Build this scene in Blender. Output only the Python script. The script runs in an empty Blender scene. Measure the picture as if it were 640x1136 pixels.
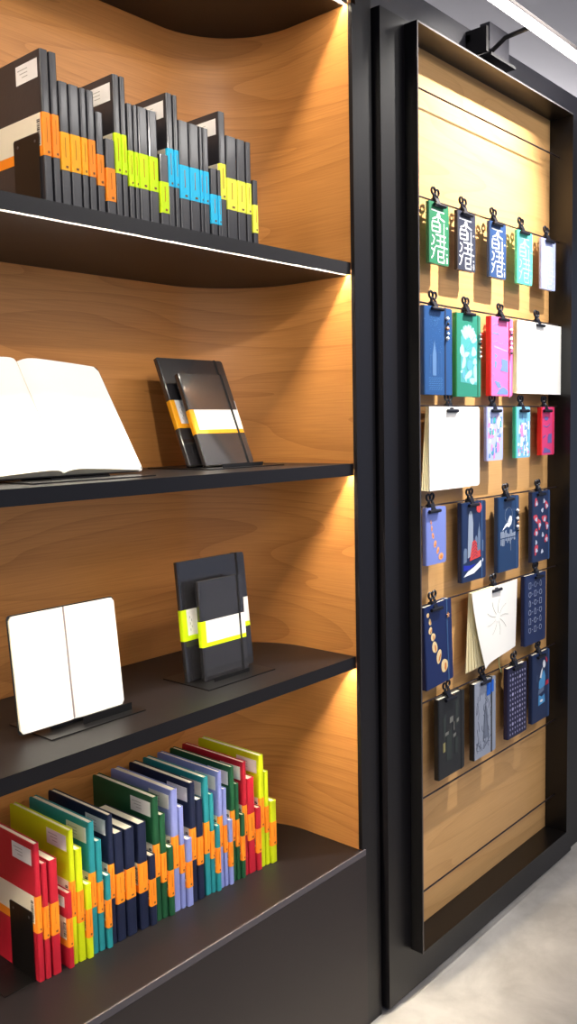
import bpy, math, random
from mathutils import Matrix, Vector
PI = math.pi
random.seed(7)
S = bpy.context.scene
C = S.collection

# ------------------------------------------------------------------ camera
right = Vector((0.6578941, -0.7528270, -0.0206606))
down = Vector((-0.0854098, -0.0473354, -0.9952200))
fwd = Vector((0.7482505, 0.6565141, -0.0954480))
cam_data = bpy.data.cameras.new('camera')
cam = bpy.data.objects.new('camera', cam_data)
C.objects.link(cam)
up = -down; back = -fwd
cam.matrix_world = Matrix(((right.x, up.x, back.x, 0), (right.y, up.y, back.y, 0), (right.z, up.z, back.z, 1.38), (0, 0, 0, 1)))
cam_data.sensor_fit = 'VERTICAL'; cam_data.sensor_height = 36; cam_data.sensor_width = 36 * 640 / 1136
cam_data.lens = 983.92 / 1136 * 36
cam_data.clip_start = 0.02
S.camera = cam

# ------------------------------------------------------------------ world, exposure, lights
S.view_settings.view_transform = 'Standard'; S.view_settings.look = 'None'
S.view_settings.exposure = 0.0; S.view_settings.gamma = 1.0; S.view_settings.use_curve_mapping = False
W = bpy.data.worlds.new('world'); S.world = W; W.use_nodes = True
W.node_tree.nodes['Background'].inputs[0].default_value = (0.62, 0.72, 1.0, 1)
W.node_tree.nodes['Background'].inputs[1].default_value = 0.52

def area(name, loc, target, sx, sy, power, col=(1, 1, 1), spread=PI):
    d = bpy.data.lights.new(name, 'AREA'); d.shape = 'RECTANGLE'; d.size = sx; d.size_y = sy
    d.energy = power; d.color = col; d.spread = spread
    o = bpy.data.objects.new(name, d); C.objects.link(o); o.location = loc
    v = Vector(target) - Vector(loc)
    if v.normalized().z < -0.999:
        o.rotation_euler = (0, 0, 0)
    elif v.normalized().z > 0.999:
        o.rotation_euler = (PI, 0, 0)
    else:
        # keep the light's X axis horizontal (along the shelves)
        z = -v.normalized(); x = Vector((1, 0, 0)); x = (x - z * x.dot(z)).normalized(); y = z.cross(x)
        o.rotation_euler = Matrix((x, y, z)).transposed().to_euler()
    return o
WARM = (1.0, 0.91, 0.76)
area('ceiling_panel_light', (0.9, -1.6, 2.72), (0.9, .2, .9), 1.8, 0.5, 26, (1, .96, .92))
area('ceiling_panel_light', (2.7, -.7, 2.72), (2.6, .5, 0), 1.0, 0.2, 24, (1, .96, .92))
area('ceiling_fill_light', (4.6, 2.6, 2.30), (4.6, 2.6, 5), 2.4, 0.5, 110, (1, .97, .96))  # added unseen uplight behind the partition, brightens the ceiling beyond it
def spot(loc, target, power, size, blend, soft, col=(1, .95, .88)):
    sp = bpy.data.lights.new('shop_or_fill_spot', 'SPOT'); sp.energy = power; sp.spot_size = math.radians(size); sp.spot_blend = blend
    sp.shadow_soft_size = soft; sp.color = col
    so = bpy.data.objects.new('shop_or_fill_spot', sp); C.objects.link(so); so.location = loc
    so.rotation_euler = (Vector(target) - Vector(loc)).to_track_quat('-Z', 'Y').to_euler()
spot((2.35, .56, 2.70), (2.02, 1.16, 1.78), 320, 60, 1.0, .014)
spot((-.1, -1.1, 2.68), (1.05, 1.25, 1.86), 120, 26, .8, .05, (1, .94, .86))  # added fill spot, no known fixture; brightens the top-shelf notebooks
spot((1.35, .30, 2.70), (2.10, 1.16, 1.05), 34, 36, 1.0, .03, (1, .88, .74))

# ------------------------------------------------------------------ materials
def lin(c):
    return tuple(((v / 255) / 12.92 if v / 255 <= .04045 else ((v / 255 + .055) / 1.055) ** 2.4) for v in c) + (1,)
MATS = {}
def mat(name, rgb, rough=0.5, spec=0.5, coat=0.0, metal=0.0, bump=0.0, scale=200, var=0.0):
    if name in MATS: return MATS[name]
    m = bpy.data.materials.new(name); m.use_nodes = True; n = m.node_tree; b = n.nodes['Principled BSDF']
    b.inputs['Base Color'].default_value = lin(rgb); b.inputs['Roughness'].default_value = rough
    b.inputs['Specular IOR Level'].default_value = spec; b.inputs['Coat Weight'].default_value = coat
    b.inputs['Coat Roughness'].default_value = .08
    b.inputs['Metallic'].default_value = metal
    tc = n.nodes.new('ShaderNodeTexCoord'); t = n.nodes.new('ShaderNodeTexNoise'); t.inputs['Scale'].default_value = scale
    t.inputs['Detail'].default_value = 3
    n.links.new(tc.outputs['Object'], t.inputs['Vector'])
    if bump:
        bp = n.nodes.new('ShaderNodeBump'); bp.inputs['Strength'].default_value = bump; bp.inputs['Distance'].default_value = .001
        n.links.new(t.outputs['Fac'], bp.inputs['Height']); n.links.new(bp.outputs['Normal'], b.inputs['Normal'])
    if var:
        mx = n.nodes.new('ShaderNodeMixRGB'); mx.blend_type = 'MULTIPLY'; mx.inputs['Fac'].default_value = var
        mx.inputs['Color1'].default_value = lin(rgb)
        n.links.new(t.outputs['Fac'], mx.inputs['Color2']); n.links.new(mx.outputs['Color'], b.inputs['Base Color'])
    MATS[name] = m; return m
def emit(name, rgb, strength):
    m = bpy.data.materials.new(name); m.use_nodes = True; n = m.node_tree; n.nodes.clear()
    e = n.nodes.new('ShaderNodeEmission'); e.inputs[0].default_value = lin(rgb); e.inputs[1].default_value = strength
    o = n.nodes.new('ShaderNodeOutputMaterial'); n.links.new(e.outputs[0], o.inputs[0]); return m

def wood_mat(name, light, dark, rough=.42):
    m = bpy.data.materials.new(name); m.use_nodes = True; n = m.node_tree; b = n.nodes['Principled BSDF']; L = n.links
    uv = n.nodes.new('ShaderNodeTexCoord')
    mp = n.nodes.new('ShaderNodeMapping'); mp.inputs['Scale'].default_value = (.55, 4.2, 1); L.new(uv.outputs['UV'], mp.inputs['Vector'])
    big = n.nodes.new('ShaderNodeTexNoise'); big.inputs['Scale'].default_value = 1.6; big.inputs['Detail'].default_value = .6
    big.inputs['Distortion'].default_value = .6
    L.new(mp.outputs[0], big.inputs['Vector'])
    # growth rings: sine of (height + big noise)
    sep = n.nodes.new('ShaderNodeSeparateXYZ'); L.new(uv.outputs['UV'], sep.inputs[0])
    m1 = n.nodes.new('ShaderNodeMath'); m1.operation = 'MULTIPLY'; m1.inputs[1].default_value = 11; L.new(sep.outputs['Y'], m1.inputs[0])
    m2 = n.nodes.new('ShaderNodeMath'); m2.operation = 'MULTIPLY_ADD'; m2.inputs[1].default_value = 9; L.new(big.outputs['Fac'], m2.inputs[0]); L.new(m1.outputs[0], m2.inputs[2])
    m3 = n.nodes.new('ShaderNodeMath'); m3.operation = 'FRACT'; L.new(m2.outputs[0], m3.inputs[0])
    m4 = n.nodes.new('ShaderNodeMath'); m4.operation = 'POWER'; m4.inputs[1].default_value = 4; L.new(m3.outputs[0], m4.inputs[0])
    # fine fibres
    mp2 = n.nodes.new('ShaderNodeMapping'); mp2.inputs['Scale'].default_value = (4, 160, 1); L.new(uv.outputs['UV'], mp2.inputs['Vector'])
    fine = n.nodes.new('ShaderNodeTexNoise'); fine.inputs['Scale'].default_value = 2.0; fine.inputs['Detail'].default_value = 4
    L.new(mp2.outputs[0], fine.inputs['Vector'])
    a = n.nodes.new('ShaderNodeMath'); a.operation = 'MULTIPLY_ADD'; a.inputs[1].default_value = .26
    L.new(m4.outputs[0], a.inputs[0])
    f2 = n.nodes.new('ShaderNodeMath'); f2.operation = 'MULTIPLY'; f2.inputs[1].default_value = .62; L.new(fine.outputs['Fac'], f2.inputs[0])
    L.new(f2.outputs[0], a.inputs[2])
    r = n.nodes.new('ShaderNodeValToRGB'); r.color_ramp.elements[0].position = .18; r.color_ramp.elements[0].color = lin(light)
    r.color_ramp.elements[1].position = .95; r.color_ramp.elements[1].color = lin(dark); L.new(a.outputs[0], r.inputs[0])
    L.new(r.outputs[0], b.inputs['Base Color'])
    b.inputs['Roughness'].default_value = rough; b.inputs['Specular IOR Level'].default_value = .35
    return m
def floor_mat():
    m = bpy.data.materials.new('polished_concrete'); m.use_nodes = True; n = m.node_tree; b = n.nodes['Principled BSDF']; L = n.links
    tc = n.nodes.new('ShaderNodeTexCoord')
    t = n.nodes.new('ShaderNodeTexNoise'); t.inputs['Scale'].default_value = 5.5; t.inputs['Detail'].default_value = 7; t.inputs['Roughness'].default_value = .62
    t.inputs['Distortion'].default_value = .35
    L.new(tc.outputs['Object'], t.inputs['Vector'])
    r = n.nodes.new('ShaderNodeValToRGB'); e = r.color_ramp.elements
    e[0].position = .36; e[0].color = lin((188, 183, 176)); e[1].position = .64; e[1].color = lin((218, 213, 206))
    L.new(t.outputs['Fac'], r.inputs[0]); L.new(r.outputs[0], b.inputs['Base Color'])
    b.inputs['Roughness'].default_value = .38
    return m

WOOD = wood_mat('light_oak_veneer', (204, 140, 76), (152, 94, 44))
WOOD2 = wood_mat('pale_oak_panel', (220, 172, 112), (190, 138, 82), .36)
FLOOR = floor_mat()
BLK = mat('black_laminate', (20, 18, 21), .34, .36, bump=.05, scale=900)
BLK_S = mat('shelf_black', (25, 22, 24), .42, .38, bump=.05, scale=900)
BROWN_B = mat('cabinet_espresso', (46, 38, 38), .45, .4, bump=.06, scale=700)
EDGE = mat('shelf_edge_grey', (92, 86, 90), .4, .5)
METAL = mat('black_steel', (15, 14, 15), .34, .45)
METAL_G = mat('grey_steel_lit_edge', (92, 88, 88), .35, .5, metal=.6)  # grey steel of the lamp housing; also paints light on two frame lips
ROD = mat('rod_steel', (58, 48, 50), .3, .5, metal=.6)
CLIP = mat('clip_black', (17, 19, 30), .42, .35)
CEIL = mat('ceiling_paint', (196, 194, 198), .9, .2)
PAGE = mat('page_ivory', (252, 250, 244), .8, .2)
PAGE_E = mat('page_edge_cream', (244, 236, 214), .85, .2, bump=.4, scale=1500)
PAGE_Y = mat('page_side_yellow', (232, 218, 172), .85, .2, bump=.3, scale=1500)
CREAM = mat('band_cream', (236, 226, 204), .6, .3)
WHITE = mat('band_white', (250, 249, 246), .5, .3)
STICK = mat('sticker_white', (226, 222, 222), .6, .3)
INK = mat('ink_dark', (52, 46, 44), .7, .2)
GREYINK = mat('ink_grey', (170, 166, 164), .7, .2)
GLOSS = mat('black_gloss_cover', (46, 45, 50), .33, .5, coat=.12, bump=.3, scale=60)
GLOSS2 = mat('black_wrapped_cover', (44, 43, 46), .25, .5, coat=.7)
BANDC = {'o': mat('band_orange', (255, 146, 36), .5, .3), 'a': mat('band_amber', (255, 176, 30), .5, .3),
         'l': mat('band_lime', (216, 250, 14), .5, .3), 'b': mat('band_blue', (44, 200, 246), .5, .3),
         'y': mat('band_lemon', (246, 248, 84), .5, .3)}
COV = {'r': mat('cover_red', (184, 30, 50), .45, .4, bump=.2), 'l': mat('cover_lime', (204, 218, 20), .45, .4, bump=.2),
       't': mat('cover_teal', (38, 138, 148), .45, .4, bump=.2), 'n': mat('cover_navy', (26, 34, 62), .45, .4, bump=.2),
       'g': mat('cover_green', (28, 82, 52), .45, .4, bump=.2), 'p': mat('cover_periwinkle', (134, 144, 208), .45, .4, bump=.2),
       'k': mat('cover_black', (30, 29, 32), .4, .45, bump=.2)}

# ------------------------------------------------------------------ mesh builder
class MB:
    def __init__(s): s.v = []; s.f = []; s.m = []; s.uv = None; s.mats = []
    def mi(s, m):
        if m not in s.mats: s.mats.append(m)
        return s.mats.index(m)
    def face(s, pts, m):
        k = len(s.v); s.v += [tuple(p) for p in pts]; s.f.append(tuple(range(k, k + len(pts)))); s.m.append(s.mi(m))
    def prism(s, poly, a, b, m, ax='y', fn=None):
        """poly: 2D points; extruded from a to b along ax. 2D = the two other axes in x,y,z order"""
        def P(p, t):
            q = {'x': (t, p[0], p[1]), 'y': (p[0], t, p[1]), 'z': (p[0], p[1], t)}[ax]
            return fn(q) if fn else q
        k = len(s.v); n = len(poly); i = s.mi(m)
        s.v += [P(p, a) for p in poly] + [P(p, b) for p in poly]
        s.f.append(tuple(k + j for j in range(n))); s.f.append(tuple(k + n + j for j in reversed(range(n))))
        for j in range(n):
            j2 = (j + 1) % n
            s.f.append((k + j2, k + j, k + n + j, k + n + j2))
        s.m += [i] * (n + 2)
    def box(s, x0, x1, y0, y1, z0, z1, m, bev=0):
        if bev:
            r = bev
            s.prism([(x0 + r, z0), (x1 - r, z0), (x1, z0 + r), (x1, z1 - r), (x1 - r, z1), (x0 + r, z1), (x0, z1 - r), (x0, z0 + r)], y0, y1, m)
        else:
            s.prism([(x0, z0), (x1, z0), (x1, z1), (x0, z1)], y0, y1, m)
    def tube(s, pts, r, m, n=8, closed=False):
        pts = [Vector(p) for p in pts]; N = len(pts); i = s.mi(m); k = len(s.v)
        for j, p in enumerate(pts):
            a = pts[(j - 1) % N] if (closed or j) else p; b = pts[(j + 1) % N] if (closed or j < N - 1) else p
            t = (b - a).normalized(); u = t.cross(Vector((0, 1, 0)))
            if u.length < .05: u = t.cross(Vector((1, 0, 0)))
            u.normalize(); w = t.cross(u)
            rr = r[j] if isinstance(r, (list, tuple)) else r
            for q in range(n):
                an = 2 * PI * q / n; s.v.append(tuple(p + u * math.cos(an) * rr + w * math.sin(an) * rr))
        for j in range(N if closed else N - 1):
            j2 = (j + 1) % N
            for q in range(n):
                q2 = (q + 1) % n
                s.f.append((k + j * n + q, k + j * n + q2, k + j2 * n + q2, k + j2 * n + q)); s.m.append(i)
        if not closed:
            s.f.append(tuple(k + q for q in reversed(range(n)))); s.f.append(tuple(k + (N - 1) * n + q for q in range(n))); s.m += [i, i]
    def ribbon(s, pts, w, y0, y1, m):
        """flat stroke in the xz plane"""
        for a, b in zip(pts[:-1], pts[1:]):
            d = Vector((b[0] - a[0], b[1] - a[1]))
            if d.length < 1e-6: continue
            d.normalize(); nx, nz = -d.y * w / 2, d.x * w / 2; ex, ez = d.x * w * .35, d.y * w * .35
            s.prism([(a[0] - ex + nx, a[1] - ez + nz), (a[0] - ex - nx, a[1] - ez - nz), (b[0] + ex - nx, b[1] + ez - nz), (b[0] + ex + nx, b[1] + ez + nz)], y0, y1, m)
    def build(s, name, parent=None, smooth=False):
        me = bpy.data.meshes.new(name); me.from_pydata(s.v, [], s.f)
        for m in s.mats: me.materials.append(m)
        me.polygons.foreach_set('material_index', s.m)
        if s.uv:
            l = me.uv_layers.new(name='UVMap')
            for lp in me.loops: l.data[lp.index].uv = s.uv[lp.vertex_index]
        import bmesh
        b = bmesh.new(); b.from_mesh(me); bmesh.ops.recalc_face_normals(b, faces=b.faces)
        if smooth:
            for f in b.faces: f.smooth = True
        b.to_mesh(me); b.free()
        if smooth:
            try: me.set_sharp_from_angle(angle=math.radians(35))
            except Exception: pass
        o = bpy.data.objects.new(name, me); C.objects.link(o)
        if parent: o.parent = parent
        return o
def thing(name, label, cat, loc=(0, 0, 0), rot=(0, 0, 0), group=None):
    o = bpy.data.objects.new(name, None); C.objects.link(o); o.empty_display_size = .02
    o.location = loc; o.rotation_euler = rot; o['label'] = label; o['category'] = cat
    if group: o['group'] = group
    return o
def struct(o): o['kind'] = 'structure'; return o
def sbox(name, x0, x1, y0, y1, z0, z1, m):
    b = MB(); b.box(x0, x1, y0, y1, z0, z1, m); return struct(b.build(name))
def rrect(x0, x1, z0, z1, r, corners=(1, 1, 1, 1), n=4):
    """corners order: bl, br, tr, tl"""
    out = []
    for (cx, cz, a0, on, px, pz) in ((x0 + r, z0 + r, PI, corners[0], x0, z0), (x1 - r, z0 + r, 1.5 * PI, corners[1], x1, z0),
                                     (x1 - r, z1 - r, 0, corners[2], x1, z1), (x0 + r, z1 - r, .5 * PI, corners[3], x0, z1)):
        if on:
            for i in range(n + 1):
                a = a0 + .5 * PI * i / n; out.append((cx + r * math.cos(a), cz + r * math.sin(a)))
        else: out.append((px, pz))
    return out
def ell(cx, cz, rx, rz, rot=0, n=14, wob=0):
    o = []
    for i in range(n):
        a = 2 * PI * i / n; k = 1 + wob * math.sin(3 * a + cx * 400)
        x, z = rx * k * math.cos(a), rz * k * math.sin(a); o.append((cx + x * math.cos(rot) - z * math.sin(rot), cz + x * math.sin(rot) + z * math.cos(rot)))
    return o

# ------------------------------------------------------------------ room shell
sbox('floor', -3.5, 7, -4.5, 3.6, -.05, 0, FLOOR)
sbox('ceiling', -3.5, 7, -4.5, 3.6, 2.76, 2.80, CEIL)
sbox('wall_back', -3.5, 7, 3.5, 3.6, 0, 2.76, CEIL)
# the partition the furniture is built into
PART = mat('partition_black', (46, 45, 52), .4, .5, bump=.05, scale=500)
sbox('wall_partition', -.6, 5.2, 1.56, 1.62, 0, 2.365, PART)
sbox('trim_1', 1.607, 5.2, 1.178, 1.558, 0, 2.365, PART)          # black panelling behind the display frame
sbox('trim_2', 2.660, 5.2, 1.152, 1.177, 0, 2.262, BLK)           # next dark panel to the right
sbox('trim_3', -.6, -.34, 1.15, 1.558, 0, 2.365, BLK)

# ------------------------------------------------------------------ bookcase
XR, XL0, YF, YB, RC = 1.539, -.33, 1.160, 1.515, .20
def niche_path(inset=0.0, yfront=YF):
    pts = [(XL0 + inset, yfront)]; r = RC - inset
    cx, cy = XL0 + RC, YB - RC
    for i in range(17):
        a = PI - .5 * PI * i / 16; pts.append((cx + r * math.cos(a), cy + r * math.sin(a)))
    cx = XR - RC
    for i in range(17):
        a = .5 * PI - .5 * PI * i / 16; pts.append((cx + r * math.cos(a), cy + r * math.sin(a)))
    pts.append((XR - inset, yfront)); return pts
unit = thing('bookcase', 'tall black built-in bookcase with curved oak lining and four lit shelves', 'bookcase', (.6, YF, 0))
def bc(mb, name, parent=None, smooth=False):
    o = mb.build(name, parent or unit, smooth)
    if parent is None: o.matrix_parent_inverse = Matrix.Translation((-.6, -YF, 0))
    return o
# curved oak lining
path = niche_path(); outer = niche_path(-.012)
mb = MB(); mb.uv = []; i0 = mb.mi(WOOD); s_ = 0
for j, (p, q) in enumerate(zip(path, outer)):
    if j: s_ += math.dist(path[j - 1], p)
    for z in (.40, 2.30):
        mb.v.append((p[0], p[1], z)); mb.uv.append((s_, z))
    for z in (.40, 2.30):
        mb.v.append((q[0], q[1], z)); mb.uv.append((s_, z))
for j in range(len(path) - 1):
    a = j * 4; b = a + 4
    for (x, y) in ((0, 1), (1, 3), (3, 2), (2, 0)):
        mb.f.append((a + x, b + x, b + y, a + y)); mb.m.append(i0)
mb.f += [(0, 1, 3, 2), (len(mb.v) - 4, len(mb.v) - 2, len(mb.v) - 1, len(mb.v) - 3)]; mb.m += [i0, i0]
bc(mb, 'curved_lining', smooth=True)
LED = emit('led_white', (255, 240, 212), 520)
ALU = mat('channel_white', (225, 225, 225), .5, .4)
def shelf_lights(z0, main, wide):
    area('shelf_led_wash', ((XL0 + XR) / 2, YF + .007, z0 + .0003), ((XL0 + XR) / 2, YF + .30, z0 - .30), XR - XL0 - .006, .003, wide, WARM, math.radians(165))
def shelf_ok(z0, z1, main, wide):
    # a 10 mm deep light channel runs behind a thin front lip; the strip sits at the top of the channel
    m = MB(); m.prism(niche_path(.001), z0 + .0105, z1, BLK_S, 'z')
    m.prism(niche_path(.001, YF + .0100), z0, z0 + .0105, BLK_S, 'z')
    m.box(XL0 + .001, XR - .001, YF, YF + .0018, z0, z0 + .0105, BLK_S); s = bc(m, 'shelf')
    l = MB(); l.box(XL0 + .01, XR - .0015, YF + .0026, YF + .0056, z0 + .0092, z0 + .0100, LED)
    l.build('led_strip', s)
    l = MB(); l.box(XL0 + .01, XR - .0015, YF + .0090, YF + .0099, z0 + .0018, z0 + .0104, ALU); l.build('light_channel', s)
    shelf_lights(z0, main, wide)
SH = [(2.246, 2.272), (1.698, 1.724), (1.272, 1.298), (.845, .872)]
for (a, b), (p, q) in zip(SH, ((0, 2.0), (0, 1.7), (0, 1.3), (0, 1.2))): shelf_ok(a, b, p, q)
# base cabinet: carcass with a light edged worktop and flat doors
ZT = .427
m = MB(); m.prism(niche_path(.001, 1.151), ZT - .014, ZT, BLK_S, 'z'); wt = bc(m, 'worktop')
m = MB(); m.box(XL0, XR + .010, 1.1475, 1.1508, ZT - .014, ZT - .0002, EDGE); m.build('edge_strip', wt)
m = MB(); m.box(XL0, XR, 1.168, 1.55, .03, ZT - .015, BLK); m.box(XL0, XR, 1.2, 1.5, 0, .03, BLK); bc(m, 'base_carcass')
for x0, x1 in ((XL0 + .002, .012), (.015, .545), (.548, XR + .012)):
    m = MB(); m.box(x0, x1, 1.1485, 1.1675, .004, ZT - .0155, BROWN_B); bc(m, 'door')
m = MB(); m.box(XR + .0135, 1.607, 1.150, 1.30, 0, 2.365, BLK); m.box(XR + .0002, XR + .0134, 1.150, 1.1675, ZT + .001, 2.246, BLK); m.box(XR + .0125, XR + .0134, 1.168, 1.54, ZT, 2.3, BLK); bc(m, 'side_post')
m = MB(); m.box(XL0, XR + .0133, 1.150, 1.175, 2.2725, 2.365, BLK); m.box(XL0, XR, 1.176, 1.555, 2.34, 2.365, BLK); bc(m, 'header_panel')

# ------------------------------------------------------------------ framed display board
SX0, SX1, SZ0, SZ1 = 1.617, 2.630, .012, 2.262
FX0, FX1, FZ0, FZ1 = 1.710, 2.524, .117, 2.252
SY, FY, WY = 1.134, 1.102, 1.1715
board = thing('display_board', 'tall black framed oak display board with nine thin rods for hanging notebooks', 'display board', ((SX0 + SX1) / 2, SY, 0))
def bd(mb, name, parent=None, smooth=False):
    o = mb.build(name, parent or board, smooth)
    if parent is None: o.matrix_parent_inverse = Matrix.Translation((-(SX0 + SX1) / 2, -SY, 0))
    return o
m = MB()
m.box(SX0, FX0 - .0005, SY, 1.177, SZ0, SZ1, BLK); m.box(FX1 + .0005, SX1, SY, 1.177, SZ0, SZ1, BLK)
m.box(FX0 - .0005, FX1 + .0005, SY, 1.177, SZ0, FZ0 - .0005, BLK); m.box(FX0 - .0005, FX1 + .0005, SY, 1.177, FZ1 + .0005, SZ1, BLK)
bd(m, 'surround_panel')
m = MB(); m.box(SX0 + .01, SX1 - .002, SY + .012, 1.177, 0, SZ0, EDGE); bd(m, 'plinth')
t = .004; m = MB()
m.box(FX0, FX0 + t, FY, 1.171, FZ0, FZ1, METAL); m.box(FX1 - t, FX1, FY, 1.171, FZ0, FZ1, METAL)
m.box(FX0 + t, FX1 - t, FY, 1.171, FZ0, FZ0 + t, METAL); m.box(FX0 + t, FX1 - t, FY, 1.171, FZ1 - t, FZ1, METAL)
fr = bd(m, 'metal_frame')
m = MB()
m.box(FX0, FX0 + t, FY - .001, FY - .0001, FZ0, FZ1, METAL_G); m.box(FX1 - t, FX1, FY - .001, FY - .0001, FZ0, FZ1, METAL)  # left and top lips paler: light falling on them is put into the colour
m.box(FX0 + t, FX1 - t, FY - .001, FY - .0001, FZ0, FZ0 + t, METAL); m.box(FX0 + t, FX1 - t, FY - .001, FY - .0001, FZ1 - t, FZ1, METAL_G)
m.build('front_edge', fr)
m = MB(); m.uv = []
m.box(FX0, FX1, WY, 1.1765, FZ0, FZ1, WOOD2); m.uv = [(v[0] + 3, v[2] + .37) for v in m.v]; bd(m, 'oak_panel')
RODZ = [2.139 - .2386 * i for i in range(9)]
RY = 1.1435
for z in RODZ:
    m = MB(); m.tube([(FX0 + t, RY, z), (FX1 - t, RY, z)], .0022, ROD, 8)
    bd(m, 'rod', smooth=True)

# ------------------------------------------------------------------ picture light
pl = thing('picture_light', 'white linear LED bar on a black wall bracket above the display board', 'wall lamp', (2.13, 1.178, 2.33))
def lp(mb, name, smooth=False):
    o = mb.build(name, pl, smooth); o.matrix_parent_inverse = Matrix.Translation((-2.13, -1.178, -2.33)); return o
m = MB(); m.box(2.05, 2.215, 1.165, 1.1775, 2.325, 2.343, METAL); m.box(2.122, 2.226, 1.150, 1.1775, 2.300, 2.392, PART); m.box(2.05, 2.060, 1.120, 1.1775, 2.292, 2.352, METAL); m.box(2.06, 2.1215, 1.150, 1.1775, 2.292, 2.345, METAL)
m.box(2.06, 2.19, 1.112, 1.1777, 2.283, 2.290, METAL); lp(m, 'wall_bracket')
m = MB(); m.tube([(2.13, 1.15, 2.320), (2.13, 1.11, 2.343), (2.13, 1.026, 2.350)], .006, METAL, 8); lp(m, 'arm', True)
LY, LZ = 1.02, 2.345
m = MB(); m.prism(rrect(LY - .009, LY + .009, LZ - .002, LZ + .010, .003), 1.885, 2.66, METAL_G, 'x'); lp(m, 'lamp_housing')
m = MB(); m.prism(rrect(LY - .0105, LY + .0105, LZ - .018, LZ - .0022, .005), 1.888, 2.657, emit('lamp_diffuser', (255, 250, 244), 22), 'x'); lp(m, 'diffuser')

# ------------------------------------------------------------------ notebook builder (canonical: spine on -X side at x=0, front cover faces -Y)
SIZES = {'X': (.25, .19), 'L': (.21, .13), 'M': (.18, .115), 'P': (.14, .09)}
def side_profile(T, e=0.0, w=.0045):
    h = T / 2 + e; r = min(.0035, T * .3)
    out = [(w, -h)]
    for i in range(5):
        a = 1.5 * PI - .5 * PI * i / 4; out.append((r - e + r * math.cos(a), -h + r + r * math.sin(a)))
    for i in range(5):
        a = PI - .5 * PI * i / 4; out.append((r - e + r * math.cos(a), h - r + r * math.sin(a)))
    out.append((w, h)); return out
def notebook_body(par, H, Wd, T, cov, page=PAGE_E, strap=None, strap_x=.82, spine=None, front=None):
    m = MB()
    m.prism(rrect(.004, Wd, 0, H, .006, (0, 1, 1, 0)), -T / 2, -T / 2 + .0016, front or cov)
    m.prism(rrect(.004, Wd, 0, H, .006, (0, 1, 1, 0)), T / 2 - .0016, T / 2, cov)
    pr = side_profile(T) ; hi = T / 2 - .0015
    m.prism(pr + [(.0045, hi), (.0018, hi), (.0018, -hi), (.0045, -hi)], 0, H, spine or cov, 'z')
    m.build('cover', par, False)
    m = MB(); m.prism(rrect(.0046, Wd - .002, .0015, H - .0015, .005, (0, 1, 1, 0)), -T / 2 + .0017, T / 2 - .0017, page); m.build('page_block', par)
    if strap:
        x = Wd * strap_x; e = .0006; m = MB()
        for (y0, y1) in ((-T / 2 - e, -T / 2 - .0001), (T / 2 + .0001, T / 2 + e)): m.box(x, x + .006, y0, y1, -.0006, H + .0006, strap)
        m.box(x, x + .006, -T / 2 - e, T / 2 + e, H + .0001, H + .0008, strap); m.box(x, x + .006, -T / 2 - e, T / 2 + e, -.0008, -.0001, strap)
        m.build('elastic_strap', par)
def paper_band(par, H, Wd, T, z0, z1, col, pale=CREAM, stripe=.24, e=.0004):
    """paper wrap: coloured spine, pale faces with a coloured stripe at the foot"""
    m = MB(); zs = z0 + (z1 - z0) * stripe
    pr = side_profile(T, e, .006)
    for a, b in zip(pr[:-1], pr[1:]): m.face([(a[0], a[1], z0), (b[0], b[1], z0), (b[0], b[1], z1), (a[0], a[1], z1)], col)
    for s in (-1, 1):
        y0, y1 = s * (T / 2 + .0001), s * (T / 2 + e)
        m.box(.006, Wd + e, min(y0, y1), max(y0, y1), z0, zs, col); m.box(.006, Wd + e, min(y0, y1), max(y0, y1), zs, z1, pale)
    m.box(Wd + .0001, Wd + e, -T / 2 - e, T / 2 + e, z0, z1, pale)
    return m.build('paper_band', par)
def barcode(band, x, y, z0, z1, face):
    m = MB(); n = 13; h = (z1 - z0) / n; random.seed(int(x * 1e4))
    for i in range(n):
        w = h * random.choice((.35, .5, .7)); z = z0 + i * h
        m.box(x, x + .008, min(y, y + face * .0002), max(y, y + face * .0002), z, z + w, INK)
    m.build('barcode', band)
COLN = {'r': 'red', 'l': 'lime', 't': 'teal', 'n': 'navy', 'g': 'dark green', 'p': 'periwinkle'}
SZN = {'X': 'extra-large', 'L': 'large', 'M': 'medium', 'P': 'pocket-size'}
def shelf_book(size, T, x, y, z, cov, bcol, label, group, white=False):
    H, Wd = SIZES[size]
    t = thing('notebook', label, 'notebook', (x, y, z), (0, 0, PI / 2), group)
    notebook_body(t, H, Wd, T, cov)
    bz = {'X': (.089, .155), 'L': (.073, .132), 'M': (.062, .112), 'P': (.039, .093)}[size]
    b = paper_band(t, H, Wd, T, bz[0], bz[1], bcol)
    barcode(b, .006 if size != 'X' else .008, T / 2 + .0005, bz[0] + .018, bz[1] - .008, 1)
    # tiny print on the spine of the band
    m = MB(); m.box(-.0008, -.0005, -T * .2, T * .05, bz[0] + .004, bz[0] + .0075, mat('ink_soft', (120, 80, 40), .7)); m.box(-.0010, -.0004, T * .02, T * .06, bz[0] + .02, bz[1] - .008, mat('ink_brown', (190, 110, 20) if bcol in (BANDC['o'], BANDC['a']) else (150, 160, 40), .7)); m.build('spine_print', b)
    if size in 'XP':
        m = MB(); lw, lh = (.060, .029) if size == 'X' else (.028, .020); y0 = T / 2 + .0001; x0 = .0085
        zt = H - (.012 if size == 'X' else .009)
        m.box(x0, x0 + lw, y0, y0 + .0003, zt - lh, zt, STICK)
        for k in range(3): m.box(x0 + lw * .45, x0 + lw * (.92 - .1 * k), y0 + .0003, y0 + .00035, zt - lh * (.3 + .2 * k), zt - lh * (.25 + .2 * k), GREYINK)
        m.build('price_label', t)
    return t
def resolve(rows):
    r = [list(a) for a in rows]
    for i in range(len(r) - 1):
        if r[i][3] > r[i + 1][2] - .0014:
            mid = (r[i][3] + r[i + 1][2]) / 2; r[i][3] = mid - .0007; r[i + 1][2] = mid + .0007
    return r
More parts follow.
